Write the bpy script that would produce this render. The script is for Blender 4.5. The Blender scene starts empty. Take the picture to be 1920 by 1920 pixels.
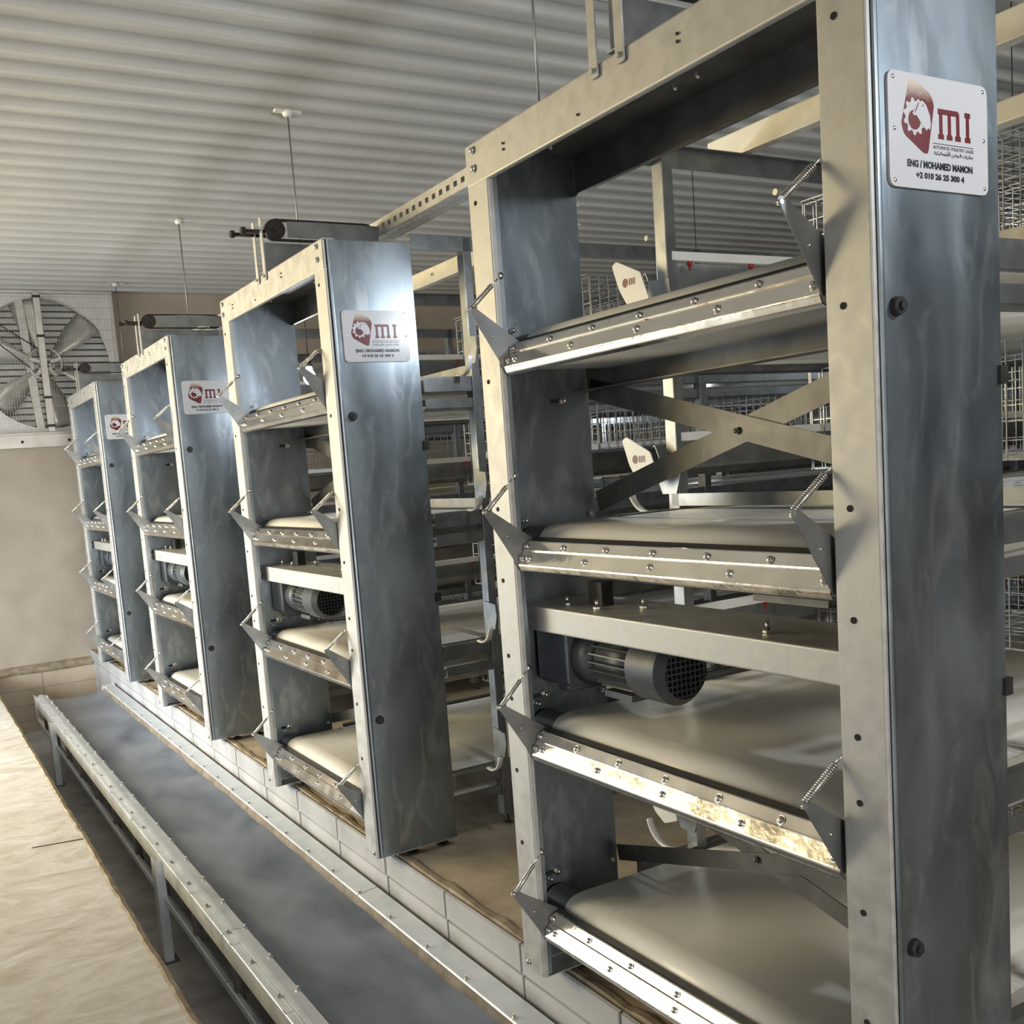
import bpy, math, random
from mathutils import Vector, Matrix
random.seed(7)
PI = math.pi
scene = bpy.context.scene
COL = scene.collection

# ------------------------------------------------------------------ camera
cam_d = bpy.data.cameras.new('camera')
cam = bpy.data.objects.new('camera', cam_d); COL.objects.link(cam)
F, YAW, PITCH, ROLL = 1900.298, 0.5204, -0.11503, -0.0757
CX, CY = 900.0, 1093.62
CAM = Vector((-1.5101, -1.1940, 1.5193))
fw = Vector((0.49397667, 0.86186609, -0.11477756)).normalized()
rt = fw.cross(Vector((0, 0, 1))).normalized(); up = rt.cross(fw)
r2 = math.cos(ROLL)*rt + math.sin(ROLL)*up
u2 = -math.sin(ROLL)*rt + math.cos(ROLL)*up
cam.matrix_world = Matrix(((r2.x, u2.x, -fw.x, CAM.x), (r2.y, u2.y, -fw.y, CAM.y), (r2.z, u2.z, -fw.z, CAM.z), (0, 0, 0, 1)))
cam_d.sensor_width = 36.0; cam_d.sensor_fit = 'HORIZONTAL'
cam_d.lens = F/1920*36
cam_d.shift_x = (960-CX)/1920; cam_d.shift_y = (CY-960)/1920
cam_d.clip_start = 0.02; cam_d.clip_end = 200
scene.camera = cam

# ------------------------------------------------------------------ world, light, exposure
vs = scene.view_settings
vs.view_transform = 'Standard'; vs.look = 'None'; vs.gamma = 1.0; vs.use_curve_mapping = False
vs.exposure = 0.0
scene.cycles.max_bounces = 4; scene.cycles.diffuse_bounces = 3; scene.cycles.glossy_bounces = 3; scene.cycles.transmission_bounces = 2
w = bpy.data.worlds.new('sky'); scene.world = w; w.use_nodes = True
bg = w.node_tree.nodes['Background']; bg.inputs[0].default_value = (.75, .86, 1, 1); bg.inputs[1].default_value = .5

def area(name, loc, rot, sx, sy, power, col, spread=PI):
    l = bpy.data.lights.new(name, 'AREA'); l.shape = 'RECTANGLE'; l.size = sx; l.size_y = sy
    l.energy = power; l.color = col; l.spread = spread
    o = bpy.data.objects.new(name, l); COL.objects.link(o); o.location = loc; o.rotation_euler = rot
    return o
# daylight standing in the window band and doorways of the left wall and in the gate behind the camera
XL = -4.2
area('daylight_window_band', (XL-.05, 5.8, 2.30), (0, -PI/2+.24, -.28), 1.2, 4.0, 155, (1, .80, .44), PI*.66)
area('daylight_far_door', (XL-.05, 6.6, .80), (0, -PI/2+.42, 0), 1.75, 3.2, 225, (.80, .90, 1.0), PI*.7)
area('daylight_near_door', (XL-.05, 1.9, .75), (0, -PI/2+.45, 0), 1.6, 3.4, 8, (.74, .87, 1.0), PI*.6)
area('daylight_back_gate', (-2.0, -12.05, 1.35), (PI/2, 0, 0), 4.0, 2.9, 500, (1, .97, .92), PI*.8)

# ------------------------------------------------------------------ materials
def srgb(r, g, b):
    f = lambda c: (c/255/12.92) if c/255 <= .04045 else ((c/255+.055)/1.055)**2.4
    return (f(r), f(g), f(b), 1)
MATS = {}
def mat(name, c1, c2=None, rough=.5, metal=0., scale=8., stretch=(1, 1, 1), bump=0., bscale=60., rvar=0., detail=5., spec=None, lo=.35, hi=.65, emit=None, estr=0.):
    m = bpy.data.materials.new(name); m.use_nodes = True
    nt = m.node_tree; N = nt.nodes; L = nt.links
    b = N['Principled BSDF']
    b.inputs['Roughness'].default_value = rough; b.inputs['Metallic'].default_value = metal
    if spec is not None: b.inputs['Specular IOR Level'].default_value = spec
    b.inputs['Base Color'].default_value = c1
    if c2 is not None or rvar or bump:
        tc = N.new('ShaderNodeTexCoord'); mp = N.new('ShaderNodeMapping')
        mp.inputs['Scale'].default_value = stretch
        L.new(tc.outputs['Object'], mp.inputs[0])
        nz = N.new('ShaderNodeTexNoise'); nz.inputs['Scale'].default_value = scale; nz.inputs['Detail'].default_value = detail
        nz.inputs['Distortion'].default_value = .4
        L.new(mp.outputs[0], nz.inputs['Vector'])
        if c2 is not None:
            cr = N.new('ShaderNodeValToRGB'); cr.color_ramp.elements[0].position = lo; cr.color_ramp.elements[1].position = hi
            cr.color_ramp.elements[0].color = c1; cr.color_ramp.elements[1].color = c2
            L.new(nz.outputs['Fac'], cr.inputs[0]); L.new(cr.outputs[0], b.inputs['Base Color'])
        if rvar:
            mr = N.new('ShaderNodeMapRange'); mr.inputs[1].default_value = .3; mr.inputs[2].default_value = .7
            mr.inputs[3].default_value = max(.03, rough-rvar); mr.inputs[4].default_value = min(1, rough+rvar)
            L.new(nz.outputs['Fac'], mr.inputs[0]); L.new(mr.outputs[0], b.inputs['Roughness'])
        if bump:
            n2 = N.new('ShaderNodeTexNoise'); n2.inputs['Scale'].default_value = bscale; n2.inputs['Detail'].default_value = 6
            L.new(mp.outputs[0], n2.inputs['Vector'])
            bp = N.new('ShaderNodeBump'); bp.inputs['Strength'].default_value = bump; bp.inputs['Distance'].default_value = .01
            L.new(n2.outputs['Fac'], bp.inputs['Height']); L.new(bp.outputs[0], b.inputs['Normal'])
    if emit:
        b.inputs['Emission Color'].default_value = emit; b.inputs['Emission Strength'].default_value = estr
    MATS[name] = m
    return m

galv = mat('galvanized_steel', (.44, .44, .425, 1), (.54, .54, .52, 1), rough=.54, metal=.62, scale=22, rvar=.08, bump=.008, bscale=20)
def panel_material():
    m = mat('smudged_galvanized_panel', (.23, .268, .30, 1), (.32, .365, .40, 1), rough=.40, metal=.93, scale=3.5, stretch=(1.6, 1.6, .7), rvar=.10, bump=.015, bscale=6)
    nt = m.node_tree; N = nt.nodes; L = nt.links; b = N['Principled BSDF']
    tc = N.new('ShaderNodeTexCoord'); mp = N.new('ShaderNodeMapping'); mp.inputs['Scale'].default_value = (2.2, 2.2, .8); mp.inputs['Rotation'].default_value = (0, .25, 0)
    L.new(tc.outputs['Object'], mp.inputs[0])
    nz = N.new('ShaderNodeTexNoise'); nz.inputs['Scale'].default_value = 6; nz.inputs['Detail'].default_value = 9; nz.inputs['Distortion'].default_value = 1.6
    L.new(mp.outputs[0], nz.inputs['Vector'])
    cr = N.new('ShaderNodeValToRGB'); cr.color_ramp.elements[0].position = .53; cr.color_ramp.elements[1].position = .70
    cr.color_ramp.elements[0].color = (0, 0, 0, 1); cr.color_ramp.elements[1].color = (.5, .5, .5, 1)
    L.new(nz.outputs['Fac'], cr.inputs[0])
    src = b.inputs['Base Color'].links[0].from_socket
    mx = N.new('ShaderNodeMixRGB'); mx.blend_type = 'MIX'; mx.inputs[2].default_value = (.52, .55, .57, 1)
    L.new(cr.outputs[0], mx.inputs[0]); L.new(src, mx.inputs[1]); L.new(mx.outputs[0], b.inputs['Base Color'])
    return m
panel_m = panel_material()
stainless = mat('polished_stainless', (.76, .73, .66, 1), (.86, .83, .77, 1), rough=.16, metal=1, scale=7, rvar=.06, bump=.30, bscale=9)
bolt_m = mat('zinc_bolt', (.72, .71, .68, 1), rough=.25, metal=1)
dark_m = mat('dark_hole', (.012, .012, .012, 1), rough=.8)
rubber = mat('black_rubber', (.015, .015, .016, 1), (.03, .028, .026, 1), rough=.55, scale=20)
black_metal = mat('black_oiled_steel', (.02, .019, .018, 1), (.05, .045, .04, 1), rough=.4, metal=.5, scale=20)
belt_m = mat('white_plastic_belt', (.80, .78, .71, 1), (.86, .84, .78, 1), rough=.30, scale=2.2, rvar=.06, bump=.01, bscale=3)
cast_m = mat('grey_painted_cast_iron', (.055, .066, .078, 1), (.09, .102, .115, 1), rough=.45, scale=15, metal=.2)
white_pl = mat('white_plastic', (.74, .74, .70, 1), (.80, .80, .77, 1), rough=.35, scale=6)
cage_m = mat('galvanized_wire', (.27, .28, .29, 1), (.40, .41, .41, 1), rough=.4, metal=.85, scale=20)
red_pl = mat('red_plastic', (.35, .02, .02, 1), rough=.4)
brown_m = mat('dusty_brown_rubber', (.15, .12, .085, 1), (.24, .20, .15, 1), rough=.7, scale=14)
cream_m = mat('cream_painted_steel', (.66, .62, .50, 1), (.76, .72, .60, 1), rough=.45, metal=.2, scale=9)
ceil_m = mat('white_coated_sheet', (.56, .56, .545, 1), (.62, .62, .605, 1), rough=.42, scale=1.5, metal=.1)
back_wall_m = mat('grey_plaster', (.13, .14, .145, 1), (.18, .19, .19, 1), rough=.85, scale=2.5, bump=.08, bscale=14)
wall_m = mat('tan_plaster', (.42, .355, .28, 1), (.50, .43, .35, 1), rough=.85, scale=2.5, bump=.08, bscale=14)
ledge_m = mat('rough_brown_screed', (.24, .19, .125, 1), (.40, .33, .235, 1), rough=.9, scale=14, bump=.4, bscale=25)
floor_m = mat('trowelled_concrete', (.43, .375, .305, 1), (.70, .69, .67, 1), rough=.58, scale=2.4, stretch=(1, 1.9, 1), rvar=.14, bump=.22, bscale=26, detail=12, lo=.28, hi=.70)
_nz = [n for n in floor_m.node_tree.nodes if n.type == 'TEX_NOISE']
_nz[0].inputs['Distortion'].default_value = 2.2; _nz[0].inputs['Roughness'].default_value = .68
cagefl_m = mat('dusty_screed', (.34, .27, .18, 1), (.47, .39, .28, 1), rough=.9, scale=5, bump=.3, bscale=22, detail=8)
trench_m = mat('dirty_trench_concrete', (.40, .405, .42, 1), (.62, .62, .62, 1), rough=.7, scale=5, bump=.4, bscale=14, detail=9)
tile_m = mat('grey_tile', (.36, .36, .36, 1), (.45, .45, .45, 1), rough=.40, scale=5, rvar=.1, bump=.02)
tantile_m = mat('tan_tile', (.52, .42, .31, 1), (.60, .50, .38, 1), rough=.45, scale=5, rvar=.1)
grout_m = mat('pale_grout', (.42, .41, .40, 1), (.52, .51, .49, 1), rough=.9, scale=20)
cbelt_m = mat('dusty_grey_conveyor_belt', (.105, .125, .165, 1), (.20, .225, .275, 1), rough=.34, scale=3.2, stretch=(1.4, .7, 1), rvar=.08, bump=.02, bscale=30, detail=7, spec=.6)
conv_m = mat('galvanized_conveyor_sheet', (.68, .73, .78, 1), (.78, .82, .86, 1), rough=.38, metal=.5, scale=9, rvar=.1)
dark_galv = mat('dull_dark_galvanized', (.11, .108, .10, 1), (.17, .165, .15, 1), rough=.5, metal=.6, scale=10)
plate_m = mat('white_printed_plate', (.58, .585, .62, 1), rough=.3)
ink_red = mat('dark_red_ink', (.125, .004, .007, 1), rough=.4)
ink_blk = mat('black_ink', (.012, .012, .014, 1), rough=.4)
ink_fade = mat('fading_red_ink', (.125, .004, .007, 1), rough=.4)
def fade_ink():
    N = ink_fade.node_tree.nodes; L = ink_fade.node_tree.links; b = N['Principled BSDF']
    tc = N.new('ShaderNodeTexCoord'); sp = N.new('ShaderNodeSeparateXYZ'); L.new(tc.outputs['Object'], sp.inputs[0])
    mr = N.new('ShaderNodeMapRange'); mr.inputs[1].default_value = 2.088; mr.inputs[2].default_value = 2.130
    L.new(sp.outputs['Z'], mr.inputs[0])
    vo = N.new('ShaderNodeTexVoronoi'); vo.inputs['Scale'].default_value = 420; L.new(tc.outputs['Object'], vo.inputs['Vector'])
    ad = N.new('ShaderNodeMath'); ad.operation = 'ADD'; L.new(mr.outputs[0], ad.inputs[0])
    ml = N.new('ShaderNodeMath'); ml.operation = 'MULTIPLY'; ml.inputs[1].default_value = .35; L.new(vo.outputs['Distance'], ml.inputs[0]); L.new(ml.outputs[0], ad.inputs[1])
    cr = N.new('ShaderNodeValToRGB'); cr.color_ramp.elements[0].position = .35; cr.color_ramp.elements[1].position = 1.0
    cr.color_ramp.elements[0].color = (.125, .004, .007, 1); cr.color_ramp.elements[1].color = (.60, .52, .44, 1)
    L.new(ad.outputs[0], cr.inputs[0]); L.new(cr.outputs[0], b.inputs['Base Color'])
fade_ink()
fan_m = mat('fan_galvanized', (.50, .48, .43, 1), (.62, .60, .55, 1), rough=.4, metal=.5, scale=6)
bulb_m = mat('lit_bulb', (1, 1, 1, 1), rough=.3, emit=(.92, .96, 1, 1), estr=30)

rail_m = mat('darkened_galvanized_rail', (.20, .21, .215, 1), (.29, .30, .30, 1), rough=.40, metal=.8, scale=12)  # darker galvanized; its colour carries the shade of cage recesses and lever arms

# ------------------------------------------------------------------ mesh helpers
class MB:
    def __init__(s): s.v = []; s.f = []; s.sm = []
    def add(s, vs_, fs, smooth=False):
        o = len(s.v); s.v += [tuple(v) for v in vs_]; s.f += [tuple(i+o for i in f) for f in fs]; s.sm += [smooth]*len(fs); return s
    def box(s, x0, x1, y0, y1, z0, z1):
        return s.add([(x0,y0,z0),(x1,y0,z0),(x1,y1,z0),(x0,y1,z0),(x0,y0,z1),(x1,y0,z1),(x1,y1,z1),(x0,y1,z1)],
                     [(0,3,2,1),(4,5,6,7),(0,1,5,4),(1,2,6,5),(2,3,7,6),(3,0,4,7)])
    def cyl(s, a, b, r, n=12, r2=None, smooth=True, caps=True):
        a = Vector(a); b = Vector(b); d = (b-a).normalized(); r2 = r if r2 is None else r2
        t = Vector((0,0,1)) if abs(d.z) < .9 else Vector((1,0,0)); u = d.cross(t).normalized(); v = d.cross(u)
        vs_ = []
        for i in range(n):
            q = 2*PI*i/n; k = math.cos(q)*u+math.sin(q)*v; vs_.append(a+k*r); vs_.append(b+k*r2)
        fs = [(2*i, 2*i+1, (2*i+3) % (2*n), (2*i+2) % (2*n)) for i in range(n)]
        s.add(vs_, fs, smooth)
        if caps:
            o = len(s.v)-2*n
            s.f += [tuple(o+2*i for i in range(n)), tuple(o+2*i+1 for i in reversed(range(n)))]; s.sm += [False, False]
        return s
    def bar(s, a, b, w_, h_, upv=(0, 0, 1)):
        a = Vector(a); b = Vector(b); d = (b-a).normalized(); u = d.cross(Vector(upv))
        if u.length < 1e-5: u = d.cross(Vector((1, 0, 0)))
        u.normalize(); v = u.cross(d)
        c = [(-w_/2, -h_/2), (w_/2, -h_/2), (w_/2, h_/2), (-w_/2, h_/2)]
        return s.add([a+u*p+v*q for p, q in c]+[b+u*p+v*q for p, q in c], [(0,1,2,3),(7,6,5,4),(0,4,5,1),(1,5,6,2),(2,6,7,3),(3,7,4,0)])
    def prism(s, poly, axis, a, b, smooth=False):
        n = len(poly)
        def P(p, t):
            return (t, p[0], p[1]) if axis == 'x' else (p[0], t, p[1]) if axis == 'y' else (p[0], p[1], t)
        vs_ = [P(p, a) for p in poly]+[P(p, b) for p in poly]
        s.add(vs_, [(i, (i+1) % n, (i+1) % n+n, i+n) for i in range(n)], smooth)
        o = len(s.v)-2*n
        s.f += [tuple(o+i for i in reversed(range(n))), tuple(o+n+i for i in range(n))]; s.sm += [False, False]
        return s
    def sheet(s, pts, t, axis, a, b, smooth=False):
        """a bent sheet: open polyline pts (2D) with thickness t (to the left), extruded from a to b; quads only"""
        n = len(pts); off = []
        P = [Vector(p) for p in pts]
        for i in range(n):
            ds = []
            if i > 0: ds.append((P[i]-P[i-1]).normalized())
            if i < n-1: ds.append((P[i+1]-P[i]).normalized())
            ns = [Vector((-d.y, d.x)) for d in ds]
            m = sum(ns, Vector((0, 0)))
            m = m.normalized() if m.length > 1e-6 else ns[0]
            off.append(P[i]+m*(t/max(.35, m.dot(ns[0]))))
        def Q(p, tt):
            return (tt, p[0], p[1]) if axis == 'x' else (p[0], tt, p[1]) if axis == 'y' else (p[0], p[1], tt)
        vs_ = [Q(p, a) for p in P]+[Q(p, a) for p in off]+[Q(p, b) for p in P]+[Q(p, b) for p in off]
        fs = []
        for i in range(n-1):
            fs += [(i, i+1, 2*n+i+1, 2*n+i), (n+i+1, n+i, 3*n+i, 3*n+i+1), (i+1, i, n+i, n+i+1), (2*n+i, 2*n+i+1, 3*n+i+1, 3*n+i)]
        fs += [(0, 2*n, 3*n, n), (n-1, 2*n-1, 4*n-1, 3*n-1)]
        return s.add(vs_, fs, smooth)
    def dome(s, c, d, r, h, n=10):
        c = Vector(c); d = Vector(d).normalized(); t = Vector((0,0,1)) if abs(d.z) < .9 else Vector((1,0,0)); u = d.cross(t).normalized(); v = d.cross(u)
        vs_ = []; rings = [(1, 0), (.88, .5), (.5, .87)]
        for k, hh in rings:
            for i in range(n):
                q = 2*PI*i/n; vs_.append(c+(u*math.cos(q)+v*math.sin(q))*r*k+d*h*hh)
        vs_.append(c+d*h); fs = []
        for j in range(2):
            for i in range(n): fs.append((j*n+i, j*n+(i+1) % n, (j+1)*n+(i+1) % n, (j+1)*n+i))
        for i in range(n): fs.append((2*n+i, 2*n+(i+1) % n, 3*n))
        return s.add(vs_, fs, True)
    def mesh(s, name):
        me = bpy.data.meshes.new(name); me.from_pydata(s.v, [], s.f); me.update()
        me.polygons.foreach_set('use_smooth', s.sm)
        import bmesh
        bm = bmesh.new(); bm.from_mesh(me); bmesh.ops.recalc_face_normals(bm, faces=bm.faces); bm.to_mesh(me); bm.free()
        return me
    def build(s, name, m, parent=None, loc=None, bevel=0., label=None):
        me = s.mesh(name); me.materials.append(m)
        return link(name, me, parent, loc, bevel, label)
def link(name, me, parent=None, loc=None, bevel=0., label=None):
    o = bpy.data.objects.new(name, me); COL.objects.link(o)
    if parent is not None: o.parent = parent
    if loc is not None: o.location = loc
    if bevel:
        b = o.modifiers.new('bevel', 'BEVEL'); b.width = bevel; b.segments = 2; b.limit_method = 'ANGLE'; b.angle_limit = .6
    if label: o['label'] = label
    return o
def tag(o, label=None, cat=None, group=None, kind=None):
    if label: o['label'] = label
    if cat: o['category'] = cat
    if group: o['group'] = group
    if kind: o['kind'] = kind
    return o
def empty(name, loc=(0, 0, 0)):
    o = bpy.data.objects.new(name, None); COL.objects.link(o); o.location = loc; o.empty_display_size = .1
    return o
def copy_tree(o, parent=None):
    c = o.copy(); COL.objects.link(c); c.parent = parent
    for ch in list(o.children): copy_tree(ch, c)
    return c
def rround(pts, r, n=4):
    """round the corners of a closed polygon"""
    out = []; N_ = len(pts)
    for i in range(N_):
        p0, p1, p2 = Vector(pts[i-1]), Vector(pts[i]), Vector(pts[(i+1) % N_])
        a = p1+(p0-p1).normalized()*min(r, (p0-p1).length*.45); b = p1+(p2-p1).normalized()*min(r, (p2-p1).length*.45)
        for k in range(n+1):
            t = k/n; out.append(tuple(a*(1-t)**2+p1*2*t*(1-t)+b*t*t))
    return out
def bend(pts, r=.006, n=3):
    """round inner corners of an open polyline"""
    out = [pts[0]]
    for i in range(1, len(pts)-1):
        p0, p1, p2 = Vector(pts[i-1]), Vector(pts[i]), Vector(pts[i+1])
        rr = min(r, (p0-p1).length*.45, (p2-p1).length*.45)
        a = p1+(p0-p1).normalized()*rr; b = p1+(p2-p1).normalized()*rr
        for k in range(n+1):
            t = k/n; out.append(tuple(a*(1-t)**2+p1*2*t*(1-t)+b*t*t))
    out.append(pts[-1]); return out

# ------------------------------------------------------------------ dimensions (metres)
W, D, H, P = 1.330, .360, 2.40, 2.415         # tower width, depth, height, pitch of the rows
YW, ZC, ZF, ZT = 9.60, 3.54, -.10, -.72       # far wall, ceiling, walkway, trench bottom
YB, XR = -12.0, 9.0
XP, ZP = .10, -.03                            # tiled step carrying the cages
XE = -.885                                    # edge of the walkway
TIER = [1.885, 1.337, .787, .237]               # belt tops

# ------------------------------------------------------------------ setting
# walkway with a rough broken edge
m = MB(); n = 160; ys = [YB+(YW-YB)*i/n for i in range(n+1)]
edge = [XE+.002*math.sin(i*.9)+random.uniform(-.004, .004) for i in range(n+1)]
vs_ = []
for i, y in enumerate(ys):
    vs_ += [(XL-.2, y, ZF), (edge[i]-.012, y, ZF), (edge[i], y, ZF-.014), (edge[i]+.006, y, ZF-.05), (XE, y, ZT-.1), (XL-.2, y, ZT-.1)]
fs = []
for i in range(n):
    for j in range(5): a = i*6+j; fs.append((a, a+1, a+7, a+6))
m.add(vs_, fs)
floor = tag(m.build('floor', floor_m), 'pale trowelled concrete walkway floor with a broken edge', kind='structure')
m = MB(); vs_ = []; fs = []; n = 260; a = 0
for i in range(n+1):
    y = -3+12.5*(i+random.uniform(-.3, .3))/n; a = .75*a+random.uniform(-.003, .003); q = random.uniform(0, .006)
    vs_ += [(XE-.026+a, y, ZF-.001), (XE-.014+a, y, ZF+.003+q*.6), (XE+.004+a, y, ZF-.004), (XE+.010+a, y, ZF-.03)]
for i in range(n):
    for j in range(3): a = i*4+j; fs.append((a, a+1, a+5, a+4))
m.add(vs_, fs); m.build('crumbling_edge', ledge_m, floor)
MB().add([(-1.125, 3.885, ZF+.0015), (-1.12, 3.893, ZF+.0015), (XE-.004, 3.848, ZF+.0015), (XE-.004, 3.836, ZF+.0015), (-1.125, 3.885, ZF-.02), (-1.12, 3.893, ZF-.02), (XE-.004, 3.848, ZF-.02), (XE-.004, 3.836, ZF-.02)],
         [(0,1,2,3), (7,6,5,4), (0,4,5,1), (1,5,6,2), (2,6,7,3), (3,7,4,0)]).build('expansion_joint', dark_m, floor, label='dark straight crack across the concrete')
# trench bottom
m = MB(); m.box(XE-.05, XP+.02, YB, YW, ZT-.1, ZT)
tag(m.build('trench_floor', trench_m), 'dirty grey concrete floor of the sunken conveyor trench', kind='structure')
# screed under the cages
m = MB(); m.box(XP, XR, YB, YW, ZT-.1, ZP)
cage_floor = tag(m.build('cage_floor', cagefl_m), 'dusty tan screed floor under the poultry cages', kind='structure')
m = MB()
vs_ = []; fs = []; n = 150
for i in range(n+1):
    y = -1.6+11.1*i/n; h = ZP+.009+random.uniform(-.005, .006); e_ = random.uniform(-.008, .008)
    vs_ += [(XP+.001, y, ZP-.002), (XP+.006+e_*.3, y, h), (XP+.028+e_*.6, y, h-.002), (XP+.050+e_*2, y, ZP-.002)]
for i in range(n):
    for j in range(3): a = i*4+j; fs.append((a, a+1, a+5, a+4))
m.add(vs_, fs); m.build('mortar_edge', ledge_m, cage_floor)
# tiled face of the step: one tile per object
wall_t = tag(MB().box(XP-.004, XP+.02, -1.6, YW, ZT, ZP-.004).build('wall_trench', grout_m), 'grey tiled side wall of the conveyor trench', kind='structure')
TW = .520
def tile_box(h):
    g = .004; b = .004; x0, x1 = -.010, 0.
    y0, y1, z0, z1 = g, TW-g, g, h-g
    return MB().add([(x1,y0,z0),(x1,y1,z0),(x1,y1,z1),(x1,y0,z1),(x0,y0+b,z0+b),(x0,y1-b,z0+b),(x0,y1-b,z1-b),(x0,y0+b,z1-b)], [(0,1,5,4),(1,2,6,5),(2,3,7,6),(3,0,4,7),(4,5,6,7),(3,2,1,0)])
rows = [(.112, .006), (.172, 0), (.172, 0), (.172, 0)]
tms = []
for h, px in rows:
    me = tile_box(h).mesh('tile'); me.materials.append(tile_m); tms.append(me)
y = 1.5-TW*6
while y < YW-.1:
    z = ZP+.010
    for (h, px), me in zip(rows, tms):
        z -= h
        o = link('tile', me, wall_t, (XP-.004-px-random.uniform(0, .002), y+random.uniform(-.002, .002), z))
        if y+TW > YW: o.scale.y = (YW-y)/TW
    y += TW
# end wall of the trench
wall_e = tag(MB().box(XE-.05, XP, YW-.09, YW+.05, ZT, -.16).build('wall_trench_end', grout_m), 'tan tiled end wall of the conveyor trench', kind='structure')
tile2 = MB().box(.003, .497, -.006, 0, .003, .152).mesh('tile_tan'); tile2.materials.append(tantile_m)
for r_ in range(4):
    for c_ in range(2):
        link('tile', tile2, wall_e, (XE-.02+c_*.5, YW-.09, -.16-(r_+1)*.155))
m = MB(); vs_ = []; fs = []; n = 40
for i in range(n+1):
    x = XL+(XP-XL)*i/n; a = random.uniform(-.008, .008)
    vs_ += [(x, YW-.10+a, -.165), (x, YW-.115+a, -.14+a), (x, YW-.10+a, -.112+a), (x, YW, -.09)]
for i in range(n):
    for j in range(3): a = i*4+j; fs.append((a, a+1, a+5, a+4))
m.add(vs_, fs, True); tag(m.build('trim_1', ledge_m), 'rough brown screed ledge at the foot of the far wall', kind='structure')
# far wall with the fan opening, left wall with doorways, others
def wall_with_holes(name, axis, pos, t, a0, a1, z0, z1, holes, m_, label):
    """holes: list of (h0,h1,zlo,zhi) along the wall; split in boxes"""
    mb = MB(); cuts = sorted(set([a0, a1]+[h for q in holes for h in q[:2]]))
    for i in range(len(cuts)-1):
        c0, c1 = cuts[i], cuts[i+1]; mid = (c0+c1)/2
        zs = [(z0, z1)]
        for q in holes:
            if q[0] <= mid <= q[1]:
                zs = [(z0, q[2]), (q[3], z1)]
        for u, v in zs:
            if v-u > 1e-4:
                if axis == 'y': mb.box(c0, c1, pos, pos+t, u, v)
                else: mb.box(pos, pos+t, c0, c1, u, v)
    return tag(mb.build(name, m_), label, kind='structure')
FX, FZ, FS = -.03, 2.815, .675                 # fan centre and half size
wall_with_holes('wall_far', 'y', YW, .2, XL-.2, XR+.2, ZT-.1, ZC+.1, [(FX-FS, FX+FS, FZ-FS, FZ+FS)], wall_m, 'tan plastered far wall carrying the extractor fan')
wall_with_holes('wall_left', 'x', XL-.2, .2, YB-.2, YW+.2, ZT-.1, ZC+.1, [(.2, 3.6, ZF, 1.6), (3.8, 5.0, 1.68, 2.92), (5.0, 7.8, ZF, 2.92), (7.8, 8.2, ZF, 1.7)], wall_m, 'tan plastered side wall with two doorways')
wall_with_holes('wall_back', 'y', YB-.2, .2, XL-.2, XR+.2, ZT-.1, ZC+.1, [(-4.0, 0.0, ZF, 2.8)], back_wall_m, 'grey plastered wall with the gate opening')
tag(MB().box(XR, XR+.2, YB-.2, YW+.2, ZT-.1, ZC+.1).build('wall_right', back_wall_m), 'plain grey plastered wall past the cages', kind='structure')
# ceiling of ribbed sheets, four ribs to the sheet
ceil = empty('ceiling', (0, 0, 0)); tag(ceil, 'white ribbed metal sheet ceiling', kind='structure')
RP = .230; prof = [(0, 0), (.084, 0), (.116, -.044), (.132, -.045), (.148, -.044), (.190, 0)]
ribs = []
for k in range(4):
    ribs += [(k*RP+u, v) for u, v in prof]
ribs.append((4*RP+.004, 0))
pts = bend(ribs, .006, 2)
sheet_me = MB().sheet(pts, .004, 'x', XL, XR).mesh('ceiling_sheet'); sheet_me.materials.append(ceil_m)
y = 3.738-.10-.115-RP*72
k = 0
while y < YW:
    if y+4*RP > YB:
        link('ceiling_sheet', sheet_me, ceil, (0, y, ZC))
    y += 4*RP; k += 1
MB().box(XL-.2, XR+.2, YB-.2, YW+.2, ZC+.08, ZC+.12).build('roof_deck', dark_galv, ceil)
tag(MB().sheet([(YW, ZC-.10), (YW-.045, ZC-.10), (YW-.045, ZC-.035)], .004, 'x', XL, .60).build('trim_2', dark_galv), 'dark steel flashing strip above the extractor fan', kind='structure')

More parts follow.
